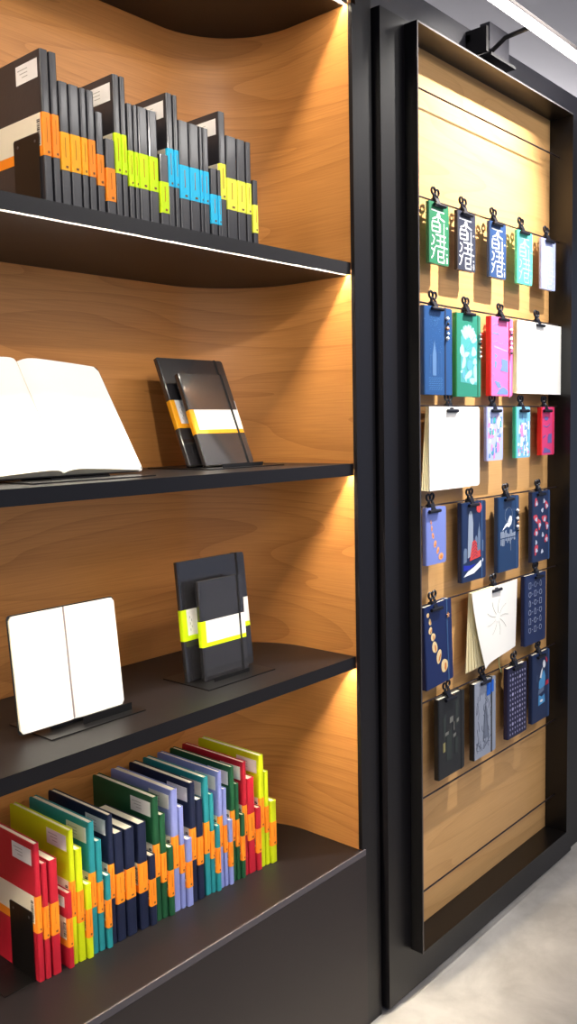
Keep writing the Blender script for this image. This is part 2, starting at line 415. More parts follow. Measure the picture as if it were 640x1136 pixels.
BOT = [('X','r',0.7996,0.8114),('L','r',0.8121,0.8234),('L','r',0.8273,0.8437),('P','r',0.8564,0.8713),('X','l',0.8658,0.8788),('L','l',0.8783,0.8944),('P','l',0.8961,0.9096),('X','t',0.9079,0.9228),('L','t',0.9231,0.9359),('P','t',0.9388,0.9522),('X','n',0.9487,0.9628),('L','n',0.9635,0.9829),('L','n',0.9869,1.0084),('L','n',1.0167,1.0371),('P','n',1.0384,1.0538),('X','g',1.0536,1.0692),('L','g',1.0683,1.0841),('P','g',1.0837,1.097),('X','p',1.0991,1.1169),('L','p',1.115,1.1283),('P','p',1.1297,1.1477),('X','n',1.1422,1.1607),('L','n',1.1607,1.1775),('X','t',1.1821,1.2009),('L','t',1.1967,1.2086),('P','t',1.2031,1.2237),('X','p',1.2211,1.2406),('L','p',1.2384,1.2498),('P','p',1.2452,1.2586),('X','g',1.2447,1.263),('L','g',1.2637,1.2797),('P','g',1.2789,1.2913),('X','r',1.2807,1.2993),('L','r',1.3002,1.3233),('P','r',1.3235,1.3423),('X','l',1.3344,1.3558),('L','l',1.3513,1.3673),('P','l',1.3645,1.3839)]
# overlapping measured intervals are pushed apart to equal shares first
def relax(rows):
    r = [list(a) for a in rows]
    for _ in range(60):
        for i in range(len(r) - 1):
            o = r[i][3] + .0012 - r[i + 1][2]
            if o > 0:
                r[i][3] -= o / 2; r[i + 1][2] += o / 2
                for k in (i, i + 1):
                    if r[k][3] - r[k][2] < .0105:
                        c = (r[k][3] + r[k][2]) / 2; r[k][2] = c - .00525; r[k][3] = c + .00525
    return resolve(r)
SETS = [(4, 'left red set'), (3, 'left lime set'), (3, 'left teal set'), (5, 'wide navy set'), (3, 'left dark green set'),
        (3, 'left periwinkle set'), (2, 'narrow navy set'), (3, 'right teal set'), (3, 'right periwinkle set'),
        (3, 'right dark green set'), (3, 'right red set'), (3, 'right lime set')]
names = []
k = 0
for n, sname in SETS:
    ls = [r for r in BOT[k:k + n] if r[0] == 'L']
    li = 0
    for r in BOT[k:k + n]:
        q = ''
        if r[0] == 'L' and len(ls) == 2: q = ('thin ', 'thick ')[li]
        if r[0] == 'L' and len(ls) == 3: q = ('leftmost ', 'middle ', 'rightmost ')[li]
        if r[0] == 'L': li += 1
        names.append('%s%s %s notebook in the %s on the bottom shelf' % (q, SZN[r[0]], COLN[r[1]], sname))
    k += n
yoff = {'X': .001, 'L': .0, 'P': -.004}
for r, nm in zip(relax(BOT), names):
    T = r[3] - r[2]; xm = (r[2] + r[3]) / 2
    y = 1.297 - (xm - .806) * .045 + yoff[r[0]]
    shelf_book(r[0], T, xm, y, ZT + .0005, COV[r[1]], BANDC['o'], nm, 'coloured notebooks on the bottom shelf')
TOP = [('X','o',0.8381,0.853),('X','o',0.8553,0.8687),('L','a',0.8702,0.8876),('L','a',0.8891,0.9088),('L','a',0.9104,0.9228),('L','o',0.9245,0.9385),('M','o',0.9406,0.9553),('P','o',0.9568,0.9757),('X','l',0.9788,0.9920),('X','l',0.9935,1.0045),('L','l',1.0071,1.0189),('L','l',1.0204,1.0287),('L','l',1.0302,1.0512),('L','l',1.0528,1.0732),('P','l',1.0745,1.0944),('X','b',1.0960,1.1105),('X','b',1.1123,1.1225),('L','b',1.1240,1.1475),('L','b',1.1489,1.1730),('L','b',1.1745,1.1814),('L','b',1.1829,1.1975),('P','b',1.1987,1.215),('P','b',1.2165,1.2245),('X','y',1.2259,1.2425),('L','y',1.2440,1.2715),('L','y',1.273,1.2957),('L','y',1.2981,1.3122),('P','y',1.3136,1.3267)]
BN = {'o': 'orange', 'a': 'amber', 'l': 'lime', 'b': 'sky-blue', 'y': 'lemon'}
cnt = {}
for r in TOP: cnt[(r[0], r[1])] = cnt.get((r[0], r[1]), 0) + 1
ORD = ['first', 'second', 'third', 'fourth']
seen = {}
for r in TOP:
    key = (r[0], r[1]); i = seen.get(key, 0); seen[key] = i + 1
    o = (ORD[i] + ' from left of the ' + ('%s ' % ({2: 'two', 3: 'three', 4: 'four'}[cnt[key]]))) if cnt[key] > 1 else ''
    if o: nm = '%s%s black notebooks with %s bands on the top shelf' % (o, SZN[r[0]], BN[r[1]])
    else: nm = 'the only %s black notebook with a %s band on the top shelf' % (SZN[r[0]], BN[r[1]])
    T = r[3] - r[2]
    shelf_book(r[0], T, (r[2] + r[3]) / 2, 1.230 + (.0 if r[0] != 'P' else -.003), 1.7245, GLOSS, BANDC[r[1]], nm, 'black notebooks on the top shelf')

# ------------------------------------------------------------------ bookends
def bookend(x, y, z, label):
    t = thing('bookend', label, 'bookend', (x, y, z))
    m = MB(); h = .126; d = .075
    # upright plate with two small screw holes shown as dark pins, folded foot
    m.prism([(p[0], p[1]) for p in rrect(.004, d, 0, h, .004, (0, 0, 1, 1))], -.0012, 0, METAL, 'x')
    m.build('upright_plate', t)
    m = MB(); m.box(-.060, -.0013, .004, d, .0002, .0014, METAL); m.build('foot_plate', t)
    m = MB()
    for (yy, zz) in ((.014, h - .012), (d - .012, h - .012)): m.prism(ell(yy, zz, .0022, .0022), -.0016, -.0012, mat('rivet_grey', (90, 90, 92), .3, .5), 'x')
    m.build('rivet', t)
bookend(.7978, 1.305, ZT, 'black steel bookend pressed against the leftmost red notebook')
bookend(.8366, 1.236, 1.724, 'black steel bookend against the leftmost black notebook on the top shelf')

# ------------------------------------------------------------------ display stands and displayed books on the shelves
def stand(x0, x1, y0, y1, z, lean, h, label):
    t = thing('book_stand', label, 'stand', ((x0 + x1) / 2, y0, z))
    w = (x1 - x0) / 2
    m = MB(); m.box(-w, w, 0, y1 - y0, .0002, .0022, METAL); m.build('base_plate', t)
    return t
def backplate(t, yb, w, h, lean, z=.0022):
    m = MB(); s, c = math.sin(lean), math.cos(lean); y2 = yb + s * h; z2 = z + c * h
    m.prism([(yb, z), (yb + .002, z), (y2 + .002, z2), (y2, z2)], -w, w, METAL, 'x'); m.build('back_rest', t)
def ledge(t, y0, x0, x1, z0, z1):
    m = MB(); m.box(x0, x1, y0, y0 + .0015, z0, z1, METAL); m.build('lip', t)
def display_book(size, T, x, y, z, lean, cov, bcol, label, group=None, H=None, Wd=None, textcol=GREYINK):
    h, w = SIZES[size]; H = H or h; Wd = Wd or w
    t = thing('notebook', label, 'notebook', (x, y, z), (-lean, 0, 0), group)
    notebook_body(t, H, Wd, T, cov, strap=mat('elastic_black', (20, 20, 22), .6, .3), strap_x=.86)
    z0, z1 = H * .34, H * .60
    b = paper_band(t, H, Wd, T, z0, z1, bcol, WHITE, .16)
    # coloured return next to the spine and fine print on the front of the band
    m = MB(); y0 = -T / 2 - .0006
    m.box(.006, .012, y0, y0 + .0002, z0, z1, bcol)
    for k in range(5): m.box(.020 + .004 * (k % 2), .0212 + .004 * (k % 2), y0, y0 + .0002, z0 + (z1 - z0) * (.3 + .1 * k), z0 + (z1 - z0) * (.38 + .1 * k), textcol)
    m.build('band_print', b)
    return t
L2 = 1.298; L3 = .872
# shelf with the leaning pair (orange bands)
st = stand(1.215, 1.437, 1.270, 1.46, L2, 0, 0, 'thin black stand under the leaning pair with orange-edged bands')
ln = math.radians(22.5)
backplate(st, 1.366 - 1.270, .07, .15, ln); ledge(st, 1.285 - 1.270, -.06, .06, .0022, .010)
display_book('X', .013, 1.232, 1.352, L2 + .0052, ln, GLOSS2, BANDC['a'], 'extra-large black notebook with orange-edged white band leaning at the back of its stand', 'leaning black pair', H=.243)
display_book('L', .013, 1.246, 1.318, L2 + .0052, ln, GLOSS2, BANDC['a'], 'large black notebook with orange-edged white band leaning in front of a bigger one', 'leaning black pair', H=.205, Wd=.140)
# shelf below (lime bands)
st = stand(1.158, 1.350, 1.231, 1.366, L3, 0, 0, 'thin black stand under the upright pair with lime-edged bands')
backplate(st, 1.312 - 1.231, .06, .12, math.radians(5.5)); ledge(st, 1.262 - 1.231, -.05, .05, .0022, .010)
display_book('X', .012, 1.165, 1.304, L3 + .003, math.radians(5.5), GLOSS2, BANDC['l'], 'extra-large black notebook with lime-edged white band standing at the back of its stand', 'upright black pair', H=.241)
display_book('L', .012, 1.190, 1.280, L3 + .003, math.radians(4), GLOSS2, BANDC['l'], 'large black notebook with lime-edged white band standing in front of a bigger one', 'upright black pair', H=.201, Wd=.124)

def open_book(par, w, H, T, cover, taper=.22, r=.009, page=PAGE, seam=True, cover_gap=.002):
    """two page stacks lying open, pages facing -Y; gutter at x=0, back of the cover at y=0"""
    for s in (-1, 1):
        m = MB(); ip, ie = m.mi(page), m.mi(PAGE_E); n = 22; cols = []
        for i in range(n + 1):
            u = i / n; x = .0006 + u * (w - .0006)
            y = -(T * (1 - taper * u ** 1.15) * (1 - math.exp(-u * 16) * .62)) - .0003
            d = w - x; ins = r - math.sqrt(max(0, r * r - (r - d) ** 2)) if d < r else 0
            cols.append((s * x, -.002, y, .0 + ins, H - ins))
        for (x, yb, yf, z0, z1) in cols: m.v += [(x, yf, z0), (x, yf, z1), (x, yb, z0), (x, yb, z1)]
        for i in range(n):
            a = i * 4; b = a + 4
            m.f += [(a, a + 1, b + 1, b), (a + 1, a + 3, b + 3, b + 1), (a + 2, a, b, b + 2), (a + 3, a + 2, b + 2, b + 3)]; m.m += [ip, ie, ie, ie]
        e = n * 4; m.f += [(e, e + 1, e + 3, e + 2), (0, 2, 3, 1)]; m.m += [ie, ie]
        m.build('page_stack', par, True)
    m = MB(); g = cover_gap
    for s in (-1, 1):
        x0, x1 = (0, w + g) if s > 0 else (-w - g, 0)
        m.prism(rrect(x0, x1, -g, H + g, r, (s < 0, s > 0, s > 0, s < 0)), -.0019, -.0002, cover)
    m.build('cover', par)

# open notebook upright on the lower display shelf
st = stand(.806, 1.005, 1.237, 1.365, L3, 0, 0, 'thin black stand holding the upright open notebook')
backplate(st, 1.283 - 1.237, .07, .12, math.radians(6)); ledge(st, 1.258 - 1.237, -.02, .085, .0022, .016)
t = thing('open_notebook', 'blank open notebook standing upright on the shelf above the coloured notebooks', 'notebook', (.8795, 1.280, L3 + .0105), (-math.radians(6), 0, 0))
open_book(t, .107, .196, .007, COV['k'], r=.007)
m = MB(); m.box(-.0015, .0015, -.0042, -.0020, .002, .196, mat('ribbon_grey', (150, 140, 138), .7)); m.build('ribbon_marker', t)
# large open notebook leaning on the shelf above
st = stand(.78, 1.03, 1.215, 1.47, L2, 0, 0, 'thin black stand beneath the large leaning open notebook')
lo = math.radians(33)
backplate(st, 1.302 - 1.215, .09, .13, lo); ledge(st, 1.262 - 1.215, -.06, .06, .0022, .005)
t = thing('open_notebook', 'large blank open notebook leaning back beside the pair with orange-edged bands', 'notebook', (.888, 1.297, L2 + .0062), (-lo, 0, 0))
open_book(t, .178, .235, .024, COV['k'], taper=.88, r=.010)

# ------------------------------------------------------------------ hanging notebooks
def gx(par, name, shapes, T, m, lift=.0003, th=.0003):
    mb = MB()
    for k, (kind, *a) in enumerate(shapes):
        y1 = -T / 2 - .0001 - lift + .0003; y0 = y1 - th - (k % 12) * .00002
        if kind == 'p': mb.prism(a[0], y0, y1, m)
        elif kind == 'r': mb.ribbon(a[0], a[1], y0, y1, m)
    return mb.build(name, par)
def clip(x, z, par_label, T=.013):
    """bulldog clip: z = rod height; jaws reach down over the top edge of the notebook"""
    t = thing('bulldog_clip', par_label, 'clip', (x, RY, z), (0, 0, 0), 'black bulldog clips on the display board')
    yf = -.0102; yb = yf + T + .0004
    for s in (-1, 1):
        m = MB(); cx, cz = s * .0125, .0205; y_ = (.0015 if s > 0 else -.0045); ring = []
        for i in range(16):
            a = 2 * PI * i / 16; ring.append((cx + .0080 * math.cos(a) + s * .0014 * math.sin(a), y_, cz + .0080 * math.sin(a)))
        m.tube(ring, .0028, CLIP, 6, closed=True)
        m.tube([(cx - s * .0010, y_, cz - .0075), (s * .0085, -.0035, .0055), (s * .0060, -.0050, -.001)], [.0024, .0040, .0048], CLIP, 6)
        m.build('handle', t, True)
    m = MB()
    m.prism([(yf - .0045, -.0115), (yf - .0025, -.0125), (-.0015, -.0002), (-.0015, .0050), (-.0075, .0050)], -.0085, .0085, CLIP, 'x')
    m.prism([(yb + .0002, -.0125), (yb + .0016, -.0125), (.0028, .0036), (-.0014, .0050), (-.0014, .0026), (.0018, .0020)], -.0125, .0125, CLIP, 'x')
    m.build('spring_body', t)
    m = MB(); m.tube([(-.0240, yf - .0046, -.0125), (.0240, yf - .0046, -.0125)], .0042, CLIP, 10)
    m.build('jaw', t, True)
    return t
def hang(size, x0, w, ztop, h, T, cov, label, cx, clip_label, rot=0, strap=None, spine=None, front=None, page=PAGE_E, rz=None, y=None, sx=.82):
    """x0: left edge of front cover; hangs from the rod at rz"""
    yf = 1.1335 if y is None else y
    t = thing('hanging_notebook', label, 'notebook', (x0, yf + T / 2, ztop - h), (0, rot, 0), 'notebooks clipped to the display board')
    notebook_body(t, h, w, T, cov, page, strap, sx, spine, front)
    clip(cx, rz, clip_label, T=T)
    return t
def H_(name, rgb, r=.42): return mat('hang_' + name, rgb, r, .45, bump=.1)
def K_(name, rgb): return mat('print_' + name, rgb, .5, .3)
R = RODZ
P_T, L_T = .010, .013
# row 1: the characters
def hk(w, h, ox=0):
    def q(u, v): return (w * (.04 + u * .84), h * (1 - v) - .002)
    st = []
    def s(*pts): st.append(('r', [q(*p) for p in pts], .0034))
    s((.10, .115), (.84, .125))
    s((.50, .12), (.50, .27)); s((.48, .15), (.40, .22), (.17, .262)); s((.53, .15), (.62, .225), (.86, .262)); s((.33, .235), (.50, .20), (.66, .235))
    s((.14, .30), (.55, .30), (.57, .32), (.57, .455), (.14, .455), (.13, .43), (.13, .32), (.16, .30)); s((.14, .378), (.56, .378))
    s((.84, .31), (.84, .60)); s((.62, .50), (.62, .60)); s((.62, .33), (.62, .45))
    s((.42, .60), (.92, .60)); s((.36, .505), (.92, .515)); s((.36, .69), (.92, .695)); s((.62, .60), (.62, .69)); s((.84, .60), (.84, .80))
    s((.14, .53), (.26, .565)); s((.26, .58), (.20, .66), (.10, .68)); s((.30, .72), (.18, .86), (.10, .90)); s((.10, .745), (.22, .77))
    s((.48, .77), (.84, .77)); s((.48, .77), (.48, .93), (.50, .945), (.84, .945), (.84, .89)); s((.48, .86), (.80, .86), (.80, .79))
    for v in (.36, .70, .80, .90): s((1.0, v), (1.03, v))
    s((1.02, .86), (1.02, .94))
    return st
HK = [('forest', (38, 112, 76), (250, 252, 250), 1.805, 'green pocket notebook with large white Chinese characters', 'mint-free'),
      ('ink', (46, 50, 66), (250, 250, 255), 1.932, 'black pocket notebook with large white Chinese characters', ''),
      ('blue', (42, 70, 116), (250, 252, 255), 2.093, 'navy pocket notebook with large white Chinese characters', ''),
      ('mint', (84, 206, 182), (168, 232, 236), 2.246, 'mint pocket notebook with pale characters in the top hanging row', ''),
      ('lilac', (170, 182, 232), (206, 214, 246), 2.393, 'pale lilac pocket notebook at the right end of the top hanging row', '')]
C1 = [1.846, 1.973, 2.127, 2.28, 2.436]
for i, (n, c, tc, x0, lab, _) in enumerate(HK):
    t = hang('P', x0, .088, 1.894, .140, P_T, H_(n, c), lab, C1[i], 'bulldog clip holding the %s pocket notebook in the top row' % ('green', 'black', 'navy', 'mint', 'pale lilac')[i], rz=R[1],
             spine=(mat('spine_brown', (40, 26, 24), .5) if n == 'ink' else None))
    gx(t, 'chinese_characters', hk(.088, .140), P_T, K_('hk' + n, tc))
def charm(par, x, z, T, cols, n=3, big=.004):
    m = MB(); y = -T / 2 - .0045; zz = z
    for k in range(n):
        mm = cols[k % len(cols)]
        rr = big * (1 if k % 2 == 0 else .75)
        pts = []
        rings = [(0.0, .2), (.3, .8), (.5, 1), (.7, .8), (1.0, .2)]
        m.tube([(x + .0015 * ((k % 2) * 2 - 1), y, zz - 2 * rr * a) for a, b in rings], [rr * b for a, b in rings], mm, 8)
        zz -= 2 * rr + .003
    m.tube([(x, y + .002, z + .004), (x, y + .002, zz)], .0006, METAL, 5)
    m.build('charm', par, True)
SILV = mat('charm_silver', (214, 214, 218), .2, .6, metal=.8); CW = mat('charm_white', (240, 240, 240), .3); CT = mat('charm_tan', (206, 150, 110), .4); CB = mat('charm_black', (26, 26, 30), .3)
charm_list = [CW, CB, CT, CW]
# row 2
NAVY1 = H_('denim', (34, 76, 130))
t = hang('L', 1.782, .124, 1.655, .206, L_T, NAVY1, 'navy notebook with faint tower and star print and a bead charm', 1.833, 'bulldog clip holding the navy notebook with the tower print', rz=R[2], strap=mat('strap_navy', (18, 34, 66), .6), sx=.72)
sh = []
random.seed(3)
for k in range(60): a, b = random.gauss(.045, .012), random.gauss(.176, .011); sh.append(('p', ell(a, b, .0006, .0006, n=5)))
for k in range(26): sh.append(('p', ell(random.uniform(.01, .085), random.uniform(.10, .16), .0005, .0005, n=5)))
gx(t, 'star_print', sh, L_T, K_('starblue', (110, 160, 206)))
sh = [('p', [(.036, .045), (.052, .045), (.052, .095), (.048, .110), (.045, .124), (.044, .13), (.043, .124), (.040, .110), (.036, .095)]), ('r', [(.060, .05), (.060, .10), (.072, .10), (.072, .05)], .0008), ('r', [(.024, .05), (.024, .092), (.033, .092)], .0008)]
gx(t, 'tower_print', sh, L_T, K_('towerblue', (88, 122, 168)))
sh = [('r', [(.020 + .010 * j + .002 * (i % 2), .012 + .0045 * i), (.027 + .010 * j + .002 * (i % 2), .013 + .0045 * i)], .0009) for i in range(7) for j in range(6)]
gx(t, 'wave_print', sh, L_T, K_('waveblue', (84, 134, 186)))
charm(t, .098, .186, L_T, [CW, CB, CT, CW], 5, .005)
t = hang('L', 1.926, .120, 1.650, .204, L_T, H_('jade', (44, 128, 108)), 'jade green notebook with pale blue flower print and a charm', 1.985, 'bulldog clip holding the jade green notebook', rz=R[2], strap=mat('strap_green', (30, 96, 70), .6), sx=.86, spine=mat('spine_green', (30, 120, 64), .45))
sh = []
for k in range(9):
    a = -1.0 + k * .33; cx, cz = .058 + .022 * math.sin(a) * 1.15, .142 + .020 * math.cos(a)
    sh.append(('p', ell(cx, cz, .0065, .016, -a * .9, wob=.12)))
for (cx, cz, rx, rz, ro) in ((.028, .112, .010, .016, .3), (.036, .085, .008, .018, -.3), (.050, .105, .012, .006, .2), (.085, .112, .012, .012, 0), (.060, .055, .020, .008, .5), (.092, .060, .008, .022, .1), (.078, .040, .014, .008, 0), (.090, .088, .009, .008, .4), (.030, .062, .010, .004, .2), (.045, .045, .004, .008, .2)):
    sh.append(('p', ell(cx, cz, rx, rz, ro, wob=.15)))
gx(t, 'print_ground', [('p', [(.020, .036), (.100, .030), (.102, .150), (.080, .166), (.040, .164), (.022, .146)])], L_T, K_('groundaqua', (76, 158, 160)), lift=.0001)
gx(t, 'flower_print', sh, L_T, K_('paleaqua', (158, 222, 226)))
gx(t, 'leaf_print', [('p', ell(.064, .078, .014, .013, .3)), ('p', ell(.066, .101, .009, .006, 0)), ('p', ell(.035, .055, .008, .012, 0)), ('r', [(.046, .118), (.088, .150)], .0012), ('r', [(.040, .112), (.092, .128)], .0012)], L_T, K_('midaqua', (92, 160, 184)), lift=.0007)
charm(t, .112, .160, L_T, [SILV, CW, CB, CT], 6, .0045)
PINK = K_('pink', (240, 120, 180)); PBLUE = K_('paint_blue', (112, 138, 206))
t = hang('L', 2.098, .122, 1.655, .205, .0155, H_('scarlet', (222, 30, 40)), 'red-spined pink notebook with blue brush marks, beside the large open one', 2.164, 'bulldog clip holding the red-spined pink notebook', rz=R[2], strap=mat('strap_red', (214, 40, 70), .5), sx=.80, front=mat('cover_pink', (240, 112, 176), .45))
sh = [('r', [(.012, .183), (.024, .189), (.030, .183), (.040, .187), (.036, .180)], .0022), ('r', [(.014, .162), (.044, .160)], .004), ('r', [(.014, .138), (.034, .142), (.052, .134), (.078, .142), (.094, .136)], .0022),
      ('p', [(.058, .098), (.094, .095), (.096, .062), (.052, .066), (.060, .080)]), ('p', [(.020, .112), (.036, .104), (.024, .096)]), ('p', [(.022, .092), (.034, .088), (.030, .070), (.020, .076)]), ('p', [(.018, .040), (.048, .036), (.060, .022), (.040, .020), (.030, .028)]), ('p', [(.048, .018), (.072, .024), (.096, .014), (.094, .004), (.030, .004)]), ('r', [(.012, .06), (.016, .052)], .004)]
gx(t, 'brush_print', sh, .0155, PBLUE)
gx(t, 'lilac_print', [('p', ell(.074, .012, .018, .006)), ('p', ell(.105, .045, .008, .05)), ('r', [(.02, .128), (.09, .118)], .004)], .0155, K_('lilac', (186, 150, 226)), lift=.0001)
charm(t, .106, .180, .0155, [CW, CB, CW, CW], 6, .0052)

def page_sheet(par, w, h, y_fn, n=14, mth=PAGE, th=.0009, skew=0, topw=0, name='page'):
    """a bent stack of pages: front surface y_fn(u,v)"""
    US = [.94 * i / 11 for i in range(12)] + [.96, .975, .988, .996, 1.0]; n = len(US) - 1
    m = MB(); ip = m.mi(mth); nz = 10
    for k in (0, 1):
        for j in range(nz + 1):
            v = j / nz
            for i in range(n + 1):
                u = US[i]; x = u * w + skew * v; dd = (1 - u) * w; rr = .010
                ins = rr - math.sqrt(max(0, rr * rr - (rr - dd) ** 2)) if dd < rr else 0
                z = -ins - v * (h - 2 * ins)
                m.v.append((x, y_fn(u, v) + k * th, z))
    N = (n + 1) * (nz + 1)
    for j in range(nz):
        for i in range(n):
            a = j * (n + 1) + i; q = (a, a + 1, a + n + 2, a + n + 1); m.f += [q, tuple(p + N for p in q)]; m.m += [ip, ip]
    ring = [i for i in range(n + 1)] + [(j + 1) * (n + 1) - 1 for j in range(1, nz + 1)] + [nz * (n + 1) + i for i in reversed(range(n))] + [j * (n + 1) for j in reversed(range(1, nz))]
    for a, b in zip(ring, ring[1:] + ring[:1]): m.f.append((a, b, b + N, a + N)); m.m.append(ip)
    return m.build(name, par, True)
# open notebooks hanging from clips
def hang_open(x0, w, ztop, h, label, cx, clab, rz, fan=0.0, rot=0, lean=0.0, back_m=None):
    t = thing('open_notebook', label, 'notebook', (x0, 1.1335, ztop), (0, rot, 0), 'notebooks clipped to the display board')
    # front stack of pages folded to the front, more pages fanning at the left, and the folded back cover
    def yf(u, v): return -.0015 - .0035 * math.sin(min(1, u * 1.15) * PI) * v - lean * v * (1 - u)
    page_sheet(t, w, h, yf, th=.003)
    if fan:
        for k in range(4):
            f = fan * (k + 1) / 4
            page_sheet(t, w * .55, h * (1 - .004 * k), lambda u, v, k=k: .0016 + .0019 * k, th=.0014, skew=-f, mth=PAGE_Y, name='page_fan')
    m = MB(); m.prism(rrect(.002, w - .002, -h + .001, -.001, .006), .0095, .0112, back_m or COV['k']); m.build('cover', t)
    clip(cx, rz, clab, T=.016)
    return t
hang_open(2.244, .300, 1.656, .198, 'wide open notebook with blank pages hanging right of the pink one', 2.379, 'bulldog clip holding the blank open notebook in the second row', R[2], fan=.008, back_m=mat('cover_tan', (176, 140, 96), .6))
hang_open(1.800, .238, 1.421, .200, 'blank open notebook hanging at the left end of the third row', 1.901, 'bulldog clip holding the blank open notebook in the third row', R[3], fan=.022, back_m=mat('cover_tan', (176, 140, 96), .6))

# row 3 pockets
LAV = H_('lavender', (160, 166, 222))
t = hang('P', 2.078, .088, 1.421, .140, P_T, LAV, 'lavender pocket notebook with pink and blue city print', 2.122, 'bulldog clip holding the lavender city-print notebook', rz=R[3], front=mat('front_palelav', (176, 186, 232), .45))
random.seed(11)
def patches(w, h, n, sz, z0=.01, z1=None, seed=0):
    random.seed(seed); o = []
    for k in range(n):
        cx, cz = random.uniform(.012, w - .010), random.uniform(z0, (z1 or h - .026)); a, b = random.uniform(.3, 1) * sz, random.uniform(.5, 1.6) * sz
        a = min(a, cx - .006, w - .004 - cx); b = min(b, cz - .003)
        ro = random.uniform(-.3, .3); o.append(('p', [(cx - a, cz - b), (cx + a * .8, cz - b * .8), (cx + a, cz + b * .6), (cx, cz + b), (cx - a * .7, cz + b * .8)]))
    return o
gx(t, 'pink_print', patches(.088, .14, 11, .009, seed=1), P_T, K_('rosepink', (226, 140, 200)))
gx(t, 'blue_print', patches(.088, .14, 16, .007, seed=2), P_T, K_('steelblue', (96, 140, 200)), lift=.0006)
gx(t, 'white_print', patches(.088, .14, 10, .006, z0=.05, seed=3) + [('p', ell(.062, .100, .008, .018))], P_T, K_('white', (240, 244, 252)), lift=.0009)
gx(t, 'teal_print', patches(.088, .14, 6, .006, seed=4), P_T, K_('tealprint', (70, 176, 178)), lift=.0012)
t = hang('P', 2.240, .086, 1.422, .140, .012, H_('seagreen', (48, 178, 152)), 'sea-green pocket notebook with crowded pale street print', 2.283, 'bulldog clip holding the sea-green street-print notebook', rz=R[3], front=mat('front_aqua', (120, 186, 216), .45))
gx(t, 'white_print', patches(.086, .14, 16, .008, seed=5, z1=.10) + [('p', [(.028, .045), (.064, .045), (.064, .096), (.028, .096)])], .012, K_('white', (240, 244, 252)))
gx(t, 'blue_print', patches(.086, .14, 18, .005, seed=6), .012, K_('steelblue', (96, 140, 200)), lift=.0006)
gx(t, 'pink_print', [('p', [(.028, .058), (.044, .058), (.040, .092), (.028, .090)])] + patches(.086, .14, 5, .005, seed=7), .012, K_('rosepink', (226, 140, 200)), lift=.0009)
t = hang('P', 2.398, .084, 1.422, .138, .015, MATS['hang_scarlet'], 'red-spined pocket notebook with magenta front, right end of third row', 2.428, 'bulldog clip holding the red-spined magenta pocket notebook', rz=R[3], front=mat('front_magenta', (214, 60, 120), .45), strap=mat('strap_red', (214, 40, 70), .5), sx=.86)
gx(t, 'grey_print', [('p', [(.040, .034), (.066, .034), (.066, .062), (.046, .060), (.040, .05)]), ('p', [(.010, .006), (.060, .006), (.055, .014), (.020, .022)]), ('r', [(.012, .084), (.034, .080), (.055, .088)], .003), ('p', ell(.03, .105, .014, .006)), ('r', [(.010, .05), (.025, .056)], .004)], .015, K_('slateprint', (104, 96, 160)))

# row 4
SHELLB = K_('cookie', (240, 170, 120)); SHELLL = K_('cookie_light', (240, 214, 160)); SHELLD = K_('cookie_dark', (214, 130, 70))
t = hang('P', 1.785, .090, 1.181, .138, .012, H_('peri', (124, 140, 214)), 'periwinkle pocket notebook with a falling column of orange cakes', 1.817, 'bulldog clip holding the periwinkle notebook with orange cakes', rz=R[4])
cakes = [(.022, .103, .0028, .006, .2), (.025, .088, .0032, .0075, .1), (.030, .070, .0045, .008, .35), (.040, .049, .006, .009, -.25), (.052, .032, .005, .009, -.5), (.066, .016, .011, .0085, .2)]
gx(t, 'cake_print', [('p', ell(*c)) for c in cakes], .012, SHELLB)
gx(t, 'cake_detail', [('p', ell(c[0] + .001, c[1] - .001, c[2] * .45, c[3] * .5, c[4])) for c in cakes], .012, SHELLD, lift=.0006)
DN = H_('midnight', (24, 44, 84))
GRYP = K_('silver', (150, 162, 182)); GRY2 = K_('grey_mid', (104, 122, 152)); REDP = K_('redprint', (206, 70, 70)); WHP = K_('white', (240, 244, 252))
t = hang('L', 1.951, .122, 1.180, .203, .0145, DN, 'navy notebook with grey skyscraper, red hill and white ferry print', 2.003, 'bulldog clip holding the skyscraper-print notebook', rz=R[4], strap=mat('strap_blue', (52, 84, 130), .6), sx=.80)
gx(t, 'tower_print', [('p', [(.028, .060), (.056, .066), (.056, .150), (.052, .172), (.047, .180), (.040, .180), (.034, .172), (.032, .150)])], .0145, GRYP)
gx(t, 'skyline_print', [('p', [(.078, .070), (.094, .074), (.094, .118), (.088, .138), (.087, .150), (.086, .138), (.080, .118)]), ('p', [(.066, .066), (.078, .068), (.078, .108), (.072, .116), (.066, .108)]), ('p', [(.008, .048), (.024, .052), (.024, .085), (.014, .088), (.008, .080)]), ('p', [(.100, .07), (.108, .072), (.108, .100), (.100, .100)])], .0145, GRY2)
gx(t, 'hill_print', [('p', [(.038, .052), (.094, .058), (.092, .076), (.078, .074), (.074, .096), (.064, .104), (.052, .100), (.046, .078)]), ('p', ell(.086, .186, .014, .013))], .0145, REDP, lift=.0006)
gx(t, 'hill_lines', [('r', [(.052, .058 + .008 * k), (.066, .066 + .008 * k), (.076, .060 + .008 * k)], .0010) for k in range(5)], .0145, mat('hang_midnight', (0, 0, 0)), lift=.0009)
gx(t, 'ferry_print', [('p', [(.008, .014), (.060, .018), (.096, .032), (.108, .046), (.108, .052), (.060, .034), (.030, .026)])], .0145, WHP)
gx(t, 'harbour_print', [('p', [(.008, .030), (.030, .029), (.058, .037), (.070, .042), (.040, .040), (.008, .044)])], .0145, K_('royal', (34, 50, 170)))
t = hang('L', 2.142, .118, 1.180, .203, .0145, H_('bluebird', (26, 58, 100)), 'navy notebook with white bird, ring and skyline reflection print', 2.196, 'bulldog clip holding the white-bird notebook', rz=R[4], strap=mat('strap_blue', (52, 84, 130), .6), sx=.86)
circ = [(.058 + .021 * math.cos(a), .152 + .021 * math.sin(a)) for a in [2 * PI * k / 20 for k in range(21)]]
